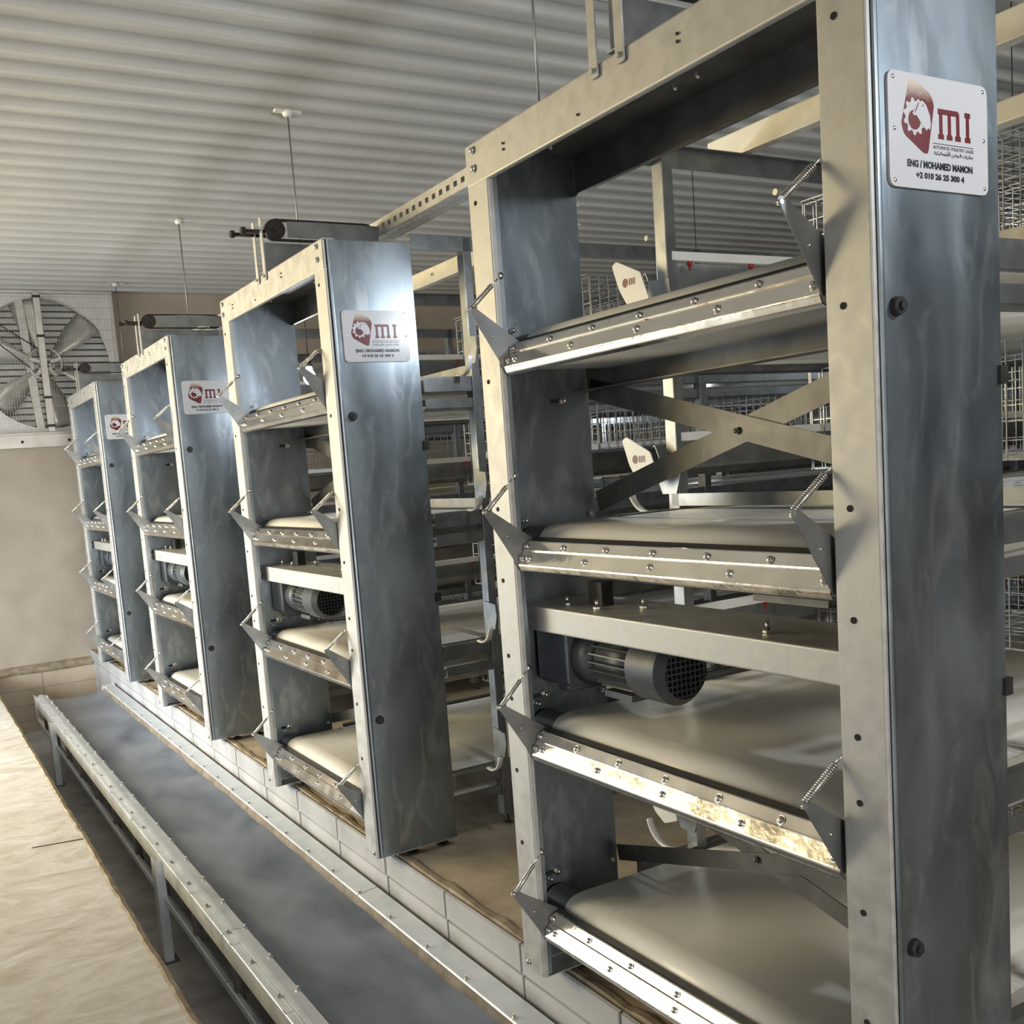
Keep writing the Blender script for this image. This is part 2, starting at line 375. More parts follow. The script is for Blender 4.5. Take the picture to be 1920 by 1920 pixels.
# ------------------------------------------------------------------ extractor fan
def make_fan():
    t = empty('extractor_fan', (FX, YW, FZ)); tag(t, 'large square extractor fan with six blades high on the far wall', 'fan')
    S = .655
    for (a, b) in (((-S, S), 'h'), ((-S, S), 'h2'), ((-S, S), 'v'), ((-S, S), 'v2')):
        mb = MB()
        if b == 'h': mb.box(-S-.03, S+.03, -.16, .05, S, S+.03)
        if b == 'h2': mb.box(-S-.03, S+.03, -.16, .05, -S-.03, -S)
        if b == 'v': mb.box(-S-.03, -S, -.16, .05, -S, S)
        if b == 'v2': mb.box(S, S+.03, -.16, .05, -S, S)
        mb.build('frame_side', fan_m, t, bevel=.004)
    # front plate with round opening
    mb = MB(); n = 72; R = .625; vs_ = []; fs = []
    for i in range(n):
        q = 2*PI*i/n; c, s_ = math.cos(q), math.sin(q); k = S/max(abs(c), abs(s_))
        vs_ += [(c*R, -.10, s_*R), (c*k, -.10, s_*k), (c*R*.985, -.02, s_*R*.985)]
    for i in range(n):
        j = (i+1) % n; fs += [(3*i, 3*i+1, 3*j+1, 3*j), (3*i, 3*j, 3*j+2, 3*i+2)]
    mb.add(vs_, fs).build('orifice_plate', white_pl, t)
    sl = MB().add([(-S, .0, 0), (S, .0, 0), (S, .016, .044), (-S, .016, .044), (-S, .004, -.002), (S, .004, -.002), (S, .020, .042), (-S, .020, .042)], [(0,1,2,3), (7,6,5,4), (0,4,5,1), (1,5,6,2), (2,6,7,3), (3,7,4,0)]).mesh('louvre_slat'); sl.materials.append(white_pl)
    for i in range(21): link('louvre_slat', sl, t, (0, .030, -S+.01+i*.0615))
    MB().box(-S, S, .12, .13, -S, S).build('shutter_back', dark_galv, t)
    # blades
    mb = MB(); vs_ = []; N_ = 10
    for i in range(N_+1):
        r = .10+(.60-.10)*i/N_; wd = .045+.10*min(1, (i/N_)*1.7)
        tw = .95-.45*i/N_
        for s_ in (-1, -.33, .33, 1):
            vs_.append((s_*wd*math.cos(tw), -.055-s_*wd*math.sin(tw)*.55-.02*(1-s_*s_), r))
    fs = [(i*4+j, i*4+j+1, (i+1)*4+j+1, (i+1)*4+j) for i in range(N_) for j in range(3)]
    bl = MB().add(vs_, fs, True).mesh('blade'); bl.materials.append(fan_m)
    for i in range(6):
        o = link('blade', bl, t); o.rotation_euler = (0, math.radians(-12+60*i), 0)
        sm = o.modifiers.new('t', 'SOLIDIFY'); sm.thickness = .003
    mb = MB().cyl((0, -.12, 0), (0, -.02, 0), .05, 20); mb.build('hub', fan_m, t)
    mb = MB(); n = 40
    for i in range(n):
        a, b = 2*PI*i/n, 2*PI*(i+1)/n
        mb.cyl((.15*math.cos(a), -.115, .15*math.sin(a)), (.15*math.cos(b), -.115, .15*math.sin(b)), .011, 8, caps=False)
    for i in range(5):
        a = 2*PI*i/5+.3; mb.bar((0, -.115, 0), (.15*math.cos(a), -.115, .15*math.sin(a)), .03, .01, (0, 1, 0))
    mb.build('pulley_wheel', fan_m, t)
    MB().bar((-.02, -.175, .655), (-.02, -.175, -.655), .06, .03, (0, 1, 0)).build('support_bar', fan_m, t, bevel=.003)
    MB().bar((-.17, -.06, .655), (-.10, -.06, -.655), .075, .03, (0, 1, 0)).build('support_bar', fan_m, t, bevel=.003)
    for z in (.62, .25, -.33, -.60): MB().box(-.056, .016, -.195, -.170, z-.012, z+.012).build('clamp_strap', black_metal, t)
    MB().cyl((-.62, -.12, .40), (-.14, -.125, -.04), .006, 6).build('drive_belt', rubber, t)
    MB().cyl((-.62, -.12, .55), (-.05, -.125, .14), .006, 6).build('drive_belt', rubber, t)
    mb = MB(); q = .0012
    for i in range(-26, 27):
        x = i*.0245; mb.box(x-q, x+q, -.152, -.1495, -S, S)
    for i in range(-6, 7):
        z = i*.104; mb.box(-S, S, -.1555, -.152, z-q, z+q)
    mb.build('wire_guard', cage_m, t)
    MB().sheet([(-.16, -S-.03), (-.20, -S-.03), (-.20, -S-.145), (0, -S-.145)], .004, 'x', -S-.05, S+.03).build('sill_channel', fan_m, t)
    for x in (-.3, .12, .45): MB().dome((x, -.204, -S-.09), (0, -1, 0), .014, .008).build('bolt', black_metal, t)
    return t
make_fan()

# ------------------------------------------------------------------ conveyor in the trench
def make_conveyor():
    t = empty('cross_conveyor', (0, 0, ZT)); tag(t, 'long low conveyor with dusty grey belt running along the trench', 'conveyor')
    def B(mb, name, m_, **k):
        o = mb.build(name, m_, t, **k); o.location.z -= ZT; return o
    Y0, Y1 = -2.2, 8.42; zt = -.20
    # belt, lightly troughed
    pr = [(-.50, -.238), (-.46, -.248), (-.38, -.256), (-.28, -.260), (-.17, -.256), (-.08, -.246), (-.036, -.234)]
    mb = MB(); n = 50; vs_ = []; fs = []; q = len(pr)
    for i in range(n+1):
        y = Y0+(Y1-.02-Y0)*i/n
        for j, (x, z) in enumerate(pr): vs_.append((x, y, z+.004*math.sin(i*1.3+j*.8)+random.uniform(-.0015, .0015)))
    for i in range(n):
        for j in range(q-1): a = i*q+j; fs.append((a, a+1, a+q+1, a+q))
    mb.add(vs_, fs, True); B(mb, 'belt', cbelt_m)
    mb = MB(); mb.cyl((-.53, Y1-.06, -.325), (-.04, Y1-.06, -.325), .042, 20); B(mb, 'end_roller', dark_galv)
    mb = MB(); mb.box(-.50, -.08, Y0, Y1-.06, -.372, -.368); B(mb, 'return_belt', cbelt_m)
    # rails in 3 m sections
    cuts = [Y0, 2.6, 5.62, Y1]
    for a, b in zip(cuts[:-1], cuts[1:]):
        g = .003
        B(MB().sheet(bend([(-.045, zt-.055), (-.030, zt), (.062, zt+.006), (.062, zt-.05)], .006), -.003, 'y', a+g, b-g), 'right_rail', conv_m)
        B(MB().sheet(bend([(-.600, zt-.085), (-.600, zt), (-.552, zt)], .006), -.003, 'y', a+g, b-g), 'left_rail', conv_m)
        B(MB().sheet(bend([(-.566, zt+.008), (-.548, zt+.008), (-.500, zt-.004), (-.490, zt-.030)], .006), -.003, 'y', a+g, b-g), 'left_cover_strip', conv_m)
        B(MB().sheet(bend([(-.585, -.395), (-.605, -.395), (-.605, -.425), (-.560, -.425)], .004), -.003, 'y', a+g, b-g), 'lower_chord', conv_m)
        B(MB().sheet(bend([(.045, -.395), (.060, -.395), (.060, -.425), (.020, -.425)], .004), .003, 'y', a+g, b-g), 'lower_chord', dark_galv)
    # rubber skirts
    mb = MB(); n = 60; vs_ = []; fs = []
    for i in range(n+1):
        y = Y0+(Y1-.1-Y0)*i/n; a = random.uniform(-.004, .004)
        vs_ += [(-.033, y, zt-.006), (-.038+a*.3, y, zt-.020), (-.046+a, y, zt-.038+a*.3), (-.042+a, y, zt-.044)]
    for i in range(n):
        for j in range(3): a = i*4+j; fs.append((a, a+1, a+5, a+4))
    mb.add(vs_, fs, True); B(mb, 'rubber_skirt', brown_m)
    mb = MB(); vs_ = []; fs = []
    for i in range(n+1):
        y = Y0+(Y1-.1-Y0)*i/n; a = random.uniform(-.004, .004)
        vs_ += [(-.497, y, zt-.010), (-.484+a*.3, y, zt-.034), (-.472+a, y, zt-.044)]
    for i in range(n):
        for j in range(2): a = i*3+j; fs.append((a, a+1, a+4, a+3))
    mb.add(vs_, fs, True); B(mb, 'rubber_skirt', brown_m)
    bolt = MB(); bolt.cyl((0, 0, 0), (0, 0, .002), .010, 12); bolt.cyl((0, 0, .002), (0, 0, .009), .0068, 6, smooth=False); bolt.cyl((0, 0, .009), (0, 0, .016), .0035, 8)
    bm = bolt.mesh('bolt'); bm.materials.append(bolt_m)
    y = 2.6-.30*14
    while y < Y1-.05:
        if y > Y0:
            for x, z in ((-.019, zt+.001), (-.578, zt+.001), (-.508, zt-.001)):
                link('bolt', bm, t, (x, y+random.uniform(-.006, .006), z-ZT))
            if abs((y-2.6) % 3.02) < .05: link('bolt', bm, t, (-.019, y+.045, zt+.001-ZT)); link('bolt', bm, t, (-.578, y+.045, zt+.001-ZT))
        y += .30
    st = MB().sheet(bend([(0, .03), (0, 0), (.035, 0)], .003), .003, 'z', -.395, zt-.085).mesh('strut'); st.materials.append(dark_galv)
    sr = MB().sheet([(0, .03), (0, 0), (-.035, 0)], -.003, 'z', -.425, zt-.05).mesh('strut_right'); sr.materials.append(dark_galv)
    st2 = MB().sheet(bend([(0, .03), (0, 0), (.035, 0)], .003), .003, 'z', -.425, zt).mesh('strut_left'); st2.materials.append(dark_galv)
    ro = MB().cyl((-.55, 0, -.33), (.03, 0, -.33), .03, 14).mesh('idler'); ro.materials.append(dark_galv)
    y = 2.48-.6*7
    while y < Y1:
        if y > Y0:
            link('strut', st2, t, (-.598, y, -ZT)); link('strut', sr, t, (.058, y, -ZT))
            if abs(y-3.6) > .1: link('cross_bar', MATS_cross, t, (0, y+.02, -ZT))
            link('idler_roller', ro, t, (0, y+.3, -ZT))
        y += .6
    for y in (0.02, 3.615, 7.22):
        for x, s_ in ((-.632, 1), (.066, -1)):
            mb = MB(); mb.sheet(bend([(x, y+.065*1), (x, y), (x+.04*s_, y)], .004), .004*(-1 if s_ > 0 else 1), 'z', ZT, zt-.012 if s_ > 0 else -.26)
            B(mb, 'leg', conv_m if s_ > 0 else dark_galv)
        B(MB().box(-.64, -.57, y-.02, y+.07, ZT, ZT+.006), 'foot_plate', dark_galv)
    # tail end plates
    for x in (-.604, .060): B(MB().box(x, x+.004, Y1-.11, Y1+.03, -.40, zt+.012), 'end_plate', conv_m)
    return t
_x = MB().box(-.59, .05, 0, .004, -.30, -.272); _x = MB().box(-.59, .05, 0, .03, -.325, -.300)
MATS_cross = _x.mesh('cross_bar'); MATS_cross.materials.append(dark_galv)
make_conveyor()

# ------------------------------------------------------------------ name plate
def text(name, s, size, x, z, m_, parent, width=None, bold=0., shear=0., yoff=-.0005):
    c = bpy.data.curves.new(name, 'FONT'); c.body = s; c.size = size; c.extrude = .0003; c.offset = bold; c.shear = shear
    c.resolution_u = 3
    c.materials.append(m_)
    o = bpy.data.objects.new(name, c); COL.objects.link(o); o.parent = parent
    o.location = (x, yoff, z); o.rotation_euler = (PI/2, 0, 0)
    bpy.context.view_layer.update()
    dg = bpy.context.evaluated_depsgraph_get()
    me = bpy.data.meshes.new_from_object(o.evaluated_get(dg)); me.name = name
    bpy.data.objects.remove(o); bpy.data.curves.remove(c)
    if not me.materials: me.materials.append(m_)
    xs = [v.co.x for v in me.vertices]
    if width and xs:
        k = width/(max(xs)-min(xs)); mn = min(xs)
        for v in me.vertices: v.co.x = (v.co.x-mn)*k
    o = link(name, me, parent, (x, yoff, z)); o.rotation_euler = (PI/2, 0, 0)
    return o
AR = {'ا': 'FE8D FE8E', 'أ': 'FE83 FE84', 'ب': 'FE8F FE90 FE91 FE92', 'ت': 'FE95 FE96 FE97 FE98', 'ج': 'FE9D FE9E FE9F FEA0', 'د': 'FEA9 FEAA', 'ر': 'FEAD FEAE', 'ط': 'FEC1 FEC2 FEC3 FEC4', 'ك': 'FED9 FEDA FEDB FEDC', 'ل': 'FEDD FEDE FEDF FEE0', 'م': 'FEE1 FEE2 FEE3 FEE4', 'ن': 'FEE5 FEE6 FEE7 FEE8', 'و': 'FEED FEEE', 'ي': 'FEF1 FEF2 FEF3 FEF4', 'ة': 'FE93 FE94'}
def shape_ar(s):
    out = []
    for wd in s.split(' '):
        r = ''
        for i, ch in enumerate(wd):
            fm = [chr(int(h, 16)) for h in AR[ch].split()]
            pj = i > 0 and len(AR[wd[i-1]].split()) == 4
            nj = i < len(wd)-1 and len(fm) == 4
            r += fm[3] if (pj and nj) else fm[2] if (nj and len(fm) == 4) else fm[1] if pj else fm[0]
        out.append(r[::-1])
    return ' '.join(out[::-1])
def make_plate(tower, px0=.046, px1=.322, pz0=1.945, pz1=2.138):
    yf = .0005
    poly = rround([(px0, pz0), (px1, pz0), (px1, pz1), (px0, pz1)], .018)
    o = MB().prism(poly, 'y', yf-.0022, yf+.003).build('name_plate', plate_m, tower, label='white printed maker plate with dark red emblem')
    y = yf-.0022
    def flat(name, poly, lay, m_):
        return MB().prism(poly, 'y', y-.0003*lay, y+.0004).build(name, m_, o)
    dia = rround([(.103, 2.129), (.119, 2.127), (.160, 2.108), (.169, 2.090), (.150, 2.006), (.138, 2.006), (.086, 2.034), (.079, 2.052)], .006)
    flat('emblem_ground', dia, 1, ink_fade)
    gc = (.116, 2.066); n = 11; gp = []
    for i in range(n*4):
        a = 2*PI*i/(n*4); r = .0315 if (i % 4) in (0, 1) else .0258
        gp.append((gc[0]+r*math.cos(a), gc[1]+r*math.sin(a)))
    flat('emblem_gear', gp, 2, plate_m)
    flat('emblem_gear_centre', [(gc[0]-.002+.0165*math.cos(2*PI*i/20), gc[1]-.006+.0165*math.sin(2*PI*i/20)) for i in range(20)], 3, ink_red)
    bird = rround([(.108, 2.071), (.113, 2.076), (.118, 2.086), (.126, 2.092), (.137, 2.094), (.146, 2.088), (.151, 2.079), (.156, 2.071), (.158, 2.056), (.155, 2.046), (.150, 2.050), (.146, 2.044), (.140, 2.050), (.132, 2.055), (.126, 2.062), (.119, 2.069), (.113, 2.067)], .002, 2)
    flat('emblem_bird', bird, 4, plate_m)
    flat('emblem_eye', [(.137+.0016*math.cos(2*PI*i/10), 2.086+.0016*math.sin(2*PI*i/10)) for i in range(10)], 5, ink_blk)
    flat('emblem_wing_line', [(.126, 2.0905), (.1215, 2.085), (.1175, 2.078), (.114, 2.0735), (.1145, 2.0722), (.119, 2.077), (.123, 2.0838), (.127, 2.0895)], 5, ink_red)
    # slab serif letters
    z0, z1 = 2.034, 2.086; k = .0
    def slab(x, w_=.0095, s_=.0165):
        b = [(x-s_/2, z0), (x+s_/2, z0), (x+s_/2, z0+.008), (x+w_/2, z0+.0095), (x+w_/2, z1-.008), (x-w_/2, z1-.008), (x-w_/2, z0+.0095), (x-s_/2, z0+.008)]
        return b
    mm = MB()
    for x in (.187, .211, .235): mm.prism(slab(x), 'y', y-.0003, y+.0004)
    mm.prism(rround([(.179, z1-.0095), (.2395, z1-.0095), (.2395, z1-.004), (.235, z1), (.179, z1)], .001, 2), 'y', y-.0003, y+.0004)
    mm.build('letter_m', ink_red, o)
    mi = MB(); mi.prism(slab(.263), 'y', y-.0003, y+.0004); mi.box(.2548, .2712, y-.0003, y+.0004, z1-.009, z1); mi.build('letter_i', ink_red, o)
    MB().box(.164, .279, y-.0003, y+.0003, 2.0250, 2.0262).build('rule', ink_blk, o)
    text('small_lettering', 'AUTOMATIC POULTRY CAGES', .0082, .164, 2.0165, ink_blk, o, width=.115, yoff=y-.0002)
    text('arabic_lettering', shape_ar('بطاريات الدواجن الأوتوماتيكية'), .0085, .166, 2.0068, ink_blk, o, width=.111, bold=.0001, yoff=y-.0002)
    text('bold_lettering', 'ENG / MOHAMED MAMON', .0160, .0925, 1.9815, ink_blk, o, width=.183, bold=.0008, yoff=y-.0002)
    text('bold_numerals', '+2 010 26 25 300 4', .0135, .1155, 1.9635, ink_blk, o, width=.135, bold=.0007, yoff=y-.0002)
    for x, z in ((.060, 2.127), (.309, 2.128), (.061, 2.042), (.310, 2.042), (.060, 1.956), (.310, 1.957)):
        MB().dome((x, y, z), (0, -1, 0), .0042, .0018, 8).build('rivet', bolt_m, o)
    return o

# ------------------------------------------------------------------ tower
SH = {}
def shared(key, fn, m_):
    if key not in SH:
        SH[key] = fn().mesh(key); SH[key].materials.append(m_)
    return SH[key]
def make_tower():
    t = empty('belt_drive_tower')
    # side posts: bent sheet with front flange, lip, joggle and wide panel
    pf = bend([(.030, .092), (.011, .092), (.011, -.002), (.021, -.002), (.021, .006), (D, .006)], .004)
    near = MB().sheet(pf[:], -.003, 'z', 0.002, H-.004)
    near.build('side_panel', panel_m, t)
    far = MB().sheet([(x, W-y) for x, y in pf], .003, 'z', 0.002, H-.004)
    far.build('side_panel', panel_m, t)
    # brighter front flanges laid over them
    MB().sheet(bend([(.012, .0995), (-.0035, .0995), (-.0035, .000), (.0035, .000)], .003), -.0025, 'z', .0, H-.006).build('front_flange', galv, t)
    MB().sheet(bend([(.012, W-.0995), (-.0035, W-.0995), (-.0035, W-.000), (.0035, W-.000)], .003), .0025, 'z', .0, H-.006).build('front_flange', galv, t)
    # header channel
    MB().sheet(bend([(.008, H-.112), (-.007, H-.112), (-.007, H), (.045, H)], .005), -.003, 'y', 0.001, W-.001).build('header', galv, t)
    MB().sheet(bend([(.040, H-.0035), (D, H-.0035), (D, H-.112), (D-.02, H-.112)], .004), -.003, 'y', .008, W-.008).build('shaded_header_channel', dark_galv, t)  # same steel as the header; darker colour stands in for shade underneath
    # bottom closing plates and feet
    for y0, y1 in ((.004, .10), (W-.10, W-.004)):
        MB().sheet([(D-.02, .03), (D-.02, .0), (.006, .0), (.006, .03)], .003, 'y', y0, y1).build('base_channel', galv, t)
    for y in (.05, W-.05):
        for x in (.17, .31): MB().cyl((x, y, ZP), (x, y, .006), .012, 10).cyl((x, y, ZP), (x, y, ZP+.006), .028, 14).build('foot', black_metal, t)
    riv = shared('rivet', lambda: MB().cyl((0, 0, 0), (-.002, 0, 0), .011, 14).dome((-.002, 0, 0), (-1, 0, 0), .009, .006), bolt_m)
    for y in (.05, W-.042):
        for z in (2.33, 2.378): link('rivet', riv, t, (-.0105, y, z))
    for y in (.022, W-.022): link('rivet', riv, t, (-.0065, y, .022))
    hole = shared('hole', lambda: MB().cyl((.001, 0, 0), (-.0015, 0, 0), .0065, 10), dark_m)
    for y in (.062, W-.035):
        for z in (2.240, 1.752, 1.392, 1.186, .965, .838, .622, .40): link('bolt_hole', hole, t, (-.0065, y, z))
    for y, z in ((1.13, 2.335), (1.13, 2.350), (.45, 2.345), (.45, 2.36), (.80, 2.315)): link('bolt_hole', shared('hole_s', lambda: MB().cyl((.001, 0, 0), (-.0015, 0, 0), .0035, 8), dark_m), t, (-.0100, y, z))
    bd = shared('bolt_under', lambda: MB().cyl((0, 0, 0), (0, 0, -.006), .009, 6, smooth=False).dome((0, 0, -.006), (0, 0, -1), .006, .005, 8), bolt_m)
    for x, y in ((.06, 1.24), (.12, 1.24), (.22, 1.24), (.16, .86), (.16, .80), (.16, .70), (.16, .64), (.26, .76), (.26, .68)): link('bolt', bd, t, (x, y, H-.004))
    # rubber plugs on the outer panel
    for z in (1.742, .556):
        MB().cyl((.058, .003, z), (.058, -.010, z), .018, 20, .015).cyl((.058, -.010, z), (.058, -.016, z), .008, 12).build('rubber_plug', rubber, t)
    MB().box(D-.012, D+.012, -.004, .012, 1.60, 1.635).build('cable_clip', rubber, t)
    MB().box(D-.012, D+.012, -.004, .012, .99, 1.025).build('cable_clip', rubber, t)
    make_plate(t)
    # adjusting slots and bolts on both inner faces
    for yi, s_ in ((W-.009, -1), (.009, 1)):
        for b, xs, dz in ((TIER[0], .22, -.192), (TIER[2], .085, .036), (TIER[3], .085, .030)):
            MB().box(xs, xs+.04, yi-.001 if s_ < 0 else yi, yi if s_ < 0 else yi+.001, b+dz-.006, b+dz+.006).build('adjusting_slot', dark_m, t)
            MB().cyl((xs+.042, yi, b+dz), (xs+.042, yi+s_*.003, b+dz), .015, 14).cyl((xs+.042, yi, b+dz), (xs+.042, yi+s_*.010, b+dz), .009, 6, smooth=False).dome((xs+.042, yi+s_*.010, b+dz), (0, s_, 0), .008, .006).build('bolt', bolt_m, t)
        for b in TIER:
            for x_ in (.10, .335): MB().cyl((x_, yi, b+.012), (x_, yi+s_*.010, b+.012), .008, 8).dome((x_, yi+s_*.010, b+.012), (0, s_, 0), .007, .005).build('bolt', bolt_m, t)
    # rollers
    for b in TIER:
        MB().cyl((.1175, .02, b-.0557), (.1175, W-.02, b-.0557), .050, 24).build('drive_roller', dark_galv, t)
    # scrapers
    for b in TIER:
        s = MB(); ya, yb = .118, W-.118
        s.sheet(bend([(.020, b-.122), (.006, b-.117), (.0, b-.102), (.022, b-.063), (.028, b-.061)], .003), .0025, 'y', ya, yb)
        sc = s.build('scraper', stainless, t, label='polished stainless scraper under the belt nose')
        MB().sheet(bend([(.014, b-.064), (.020, b-.065), (.037, b-.040), (.042, b-.040)], .002), .003, 'y', ya+.004, yb-.004).build('clamp_strip', stainless, sc)
        MB().prism([(.036, b-.046), (.041, b-.040), (.054, b-.028), (.058, b-.031), (.046, b-.052)], 'y', ya+.006, yb-.006).build('scraper_blade', rubber, sc)
        nrm = Vector((-.87, 0, .49))
        bo = shared('screw', lambda: MB().cyl((0, 0, 0), nrm*.002, .0105, 14).dome(nrm*.002, nrm, .0085, .006), bolt_m)
        for y in (1.206, 1.172, .912, .653, .392, .140): link('screw', bo, sc, (.008, y, b-.083))
        for y in (1.206, 1.026, .842, .661, .477, .291, .135): link('screw', bo, sc, (.025, y, b-.052))
        for y in (ya-.006, yb+.003):
            tip = (-.098, b+.053)
            ar = rround([(tip[0]-.008, tip[1]+.008), (tip[0]+.008, tip[1]+.012), (.064, b-.038), (.002, b-.110)], .008, 4)
            MB().prism(ar, 'y', y, y+.003).build('lever_arm', rail_m, sc)  # galvanized arm, shade of its turned-away face put into the colour
            MB().cyl((tip[0], y-.003, tip[1]), (tip[0], y+.008, tip[1]), .005, 10).build('pivot_pin', bolt_m, sc)
            MB().dome((-.03, y, b-.018), (0, -1, 0), .004, .003, 8).build('pivot_pin', bolt_m, sc)
            s_ = -1 if y > .6 else 1
            yk = W-.022 if y > .6 else .022
            A = Vector((tip[0], y+.0015+s_*.006, tip[1])); Bk = Vector((.016, y+.0015-s_*.012, b+.147)); d = (Bk-A)
            sp = MB(); p0 = A+d*.06; p1 = A+d*.70; r = .0068
            sp.cyl(p0, p1, r*.95, 10)
            for i in range(18):
                c = p0+(p1-p0)*(i+.5)/18; e_ = d.normalized()*.0016; sp.cyl(c-e_, c+e_, r*1.08, 10)
            sp.cyl(A, p0, .0024, 6); sp.cyl(p1, Bk, .0024, 6); sp.build('spring', bolt_m, sc)
            yp = W-.009 if y > .6 else .009
            MB().cyl((Bk.x, yp, Bk.z), (Bk.x, Bk.y, Bk.z), .006, 8).dome((Bk.x, Bk.y, Bk.z), (0, s_, 0), .010, .008).build('spring_anchor', bolt_m, sc)
    # motor beam
    MB().sheet(bend([(.30, 1.108), (.056, 1.108), (.056, 1.036), (.085, 1.036)], .005), .003, 'y', .012, W-.012).build('motor_beam', galv, t)
    for z in (1.09, 1.054):
        for y in (.045, W-.045): link('rivet', riv, t, (.055, y, z))
    for x, y in ((.12, 1.16), (.12, 1.02), (.20, .92), (.12, .40)):
        MB().cyl((x, y, 1.109), (x, y, 1.115), .011, 6, smooth=False).cyl((x, y, 1.115), (x, y, 1.135), .005, 8).build('bolt', bolt_m, t)
    MB().sheet([(.33, 1.30), (.22, 1.30), (.20, 1.16), (.33, 1.16)], .003, 'y', .30, .52).build('chain_guard', dark_galv, t)
    MB().box(.16, .20, 1.05, 1.11, 1.109, 1.175).build('bearing_block', black_metal, t)
    # geared motor
    mx, mz = .200, .955
    g = MB(); g.prism(rround([(mx-.10, mz-.085), (mx+.09, mz-.085), (mx+.09, mz+.088), (mx-.10, mz+.088)], .025), 'y', 1.155, 1.305)
    g.prism(rround([(mx-.085, mz-.105), (mx+.07, mz-.105), (mx+.07, mz+.06), (mx-.085, mz+.06)], .02), 'y', 1.18, 1.23)
    mo = g.build('gear_motor', cast_m, t, bevel=.006, label='dark grey geared electric motor hung under the beam')
    MB().cyl((mx, 1.155, mz), (mx, 1.08, mz), .088, 28, .070).build('flange', cast_m, mo)
    MB().cyl((mx, 1.085, mz), (mx, .90, mz), .064, 28).build('motor_body', cast_m, mo)
    fn = MB().box(.062, .082, .905, 1.08, -.0022, .0022).mesh('cooling_fin'); fn.materials.append(cast_m)
    for i in range(22):
        o = link('cooling_fin', fn, mo, (mx, 0, mz)); o.rotation_euler = (0, 2*PI*i/22, 0)
    n = 32; MB().cyl((mx, .905, mz), (mx, .79, mz), .090, n, .090, caps=False).cyl((mx, .79, mz), (mx, .765, mz), .090, n, .070, caps=False).build('fan_cover', cast_m, mo)
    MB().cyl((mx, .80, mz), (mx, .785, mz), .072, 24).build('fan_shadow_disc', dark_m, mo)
    gr = MB()
    for i in range(-4, 5):
        h = math.sqrt(max(0, .07**2-(i*.0155)**2))
        gr.box(mx+i*.0155-.002, mx+i*.0155+.002, .766, .769, mz-h, mz+h); gr.box(mx-h, mx+h, .7665, .7685, mz+i*.0155-.002, mz+i*.0155+.002)
    gr.build('fan_grille', cast_m, mo)
    MB().box(mx-.05, mx+.05, .93, 1.05, mz-.098, mz-.080).build('motor_foot', cast_m, mo)
    MB().box(mx+.05, mx+.13, .93, 1.05, mz-.03, mz+.05).build('terminal_box', cast_m, mo, bevel=.006)
    # rear bracing
    zr = D-.006
    def brace(name, ya, za, yb, zb2, w_=.062, x=zr):
        d = Vector((yb-ya, zb2-za)).normalized(); nv = Vector((-d.y, d.x))*w_/2
        poly = [(ya+nv.x, za+nv.y), (yb+nv.x, zb2+nv.y), (yb-nv.x, zb2-nv.y), (ya-nv.x, za-nv.y)]
        return MB().prism(poly, 'x', x, x+.004).build(name, dark_galv, t)
    brace('cross_brace', W-.02, 1.725, .02, 1.395); brace('cross_brace', W-.02, 1.385, .02, 1.745, x=zr+.006)
    brace('cross_brace', W-.02, .27, .02, .60, .05); brace('cross_brace', W-.02, .60, .02, .27, .05, x=zr+.006)
    MB().sheet([(D-.06, 1.715), (D-.002, 1.715), (D-.002, 1.785)], .004, 'y', .01, W-.01).build('rear_crossbar', dark_galv, t)
    for z in (1.558, .435): MB().cyl((zr-.001, .70, z), (zr-.008, .70, z), .010, 6, smooth=False).dome((zr-.008, .70, z), (-1, 0, 0), .007, .005).build('bolt', dark_galv, t)
    # drive head standing on the header
    yd = .63
    for y in (yd, yd+.095):
        MB().prism(rround([(y-.014, 2.368), (y+.014, 2.368), (y+.014, 2.625), (y-.014, 2.625)], .008), 'x', -.0155, -.0105).build('bracket_strap', galv, t)
        MB().cyl((-.0155, y, 2.383), (-.024, y, 2.383), .007, 6, smooth=False).build('bolt', bolt_m, t)
    MB().sheet(bend([(-.010, 2.405), (.50, 2.405), (.50, 2.53)], .004), .003, 'y', yd+.02, yd+.05).build('mount_rail', galv, t)
    MB().box(-.008, .50, yd+.035, yd+.038, 2.405, 2.530).build('back_plate', rail_m, t)
    MB().box(.10, .525, yd-.016, yd-.012, 2.545, 2.611).build('chain_cover', rail_m, t)
    for x in (.05, .47): MB().cyl((x, yd-.008, 2.578), (x, yd+.028, 2.578), .043, 24).cyl((x, yd-.020 if x < .1 else yd, 2.578), (x, yd-.008, 2.578), .012, 12).build('sprocket', black_metal, t)
    for z in (2.619, 2.537): MB().box(.05, .47, yd-.004, yd+.016, z-.004, z+.004).build('drive_chain', black_metal, t)
    for y, x0 in ((yd+.02, -.075), (yd+.09, -.10)):
        MB().cyl((x0-.018, y, 2.572), (x0, y, 2.572), .016, 6, smooth=False).cyl((x0, y, 2.572), (.05, y, 2.572), .008, 10).build('adjusting_bolt', black_metal, t)
    MB().cyl((.05, yd, 2.578), (.05, yd+.1, 2.578), .010, 10).build('axle', bolt_m, t)
    MB().dome((.11, yd+.034, 2.44), (0, -1, 0), .016, .012).build('bolt', bolt_m, t)
    return t
tower = make_tower()
labels = ['nearest and largest galvanized tower frame, cut off by the right edge',
          'second tower frame from the camera, with a bright lamp glare on its side panel',
          'third tower frame from the camera, its plate partly hidden by the lever beside it',
          'smallest tower frame, furthest from the camera and next to the extractor fan']
towers = []
for i in range(4):
    o = tower if i == 0 else copy_tree(tower)
    o.location = (0, i*P, 0)
    tag(o, labels[i], 'tower frame', 'manure belt drive towers in a row'); towers.append(o)

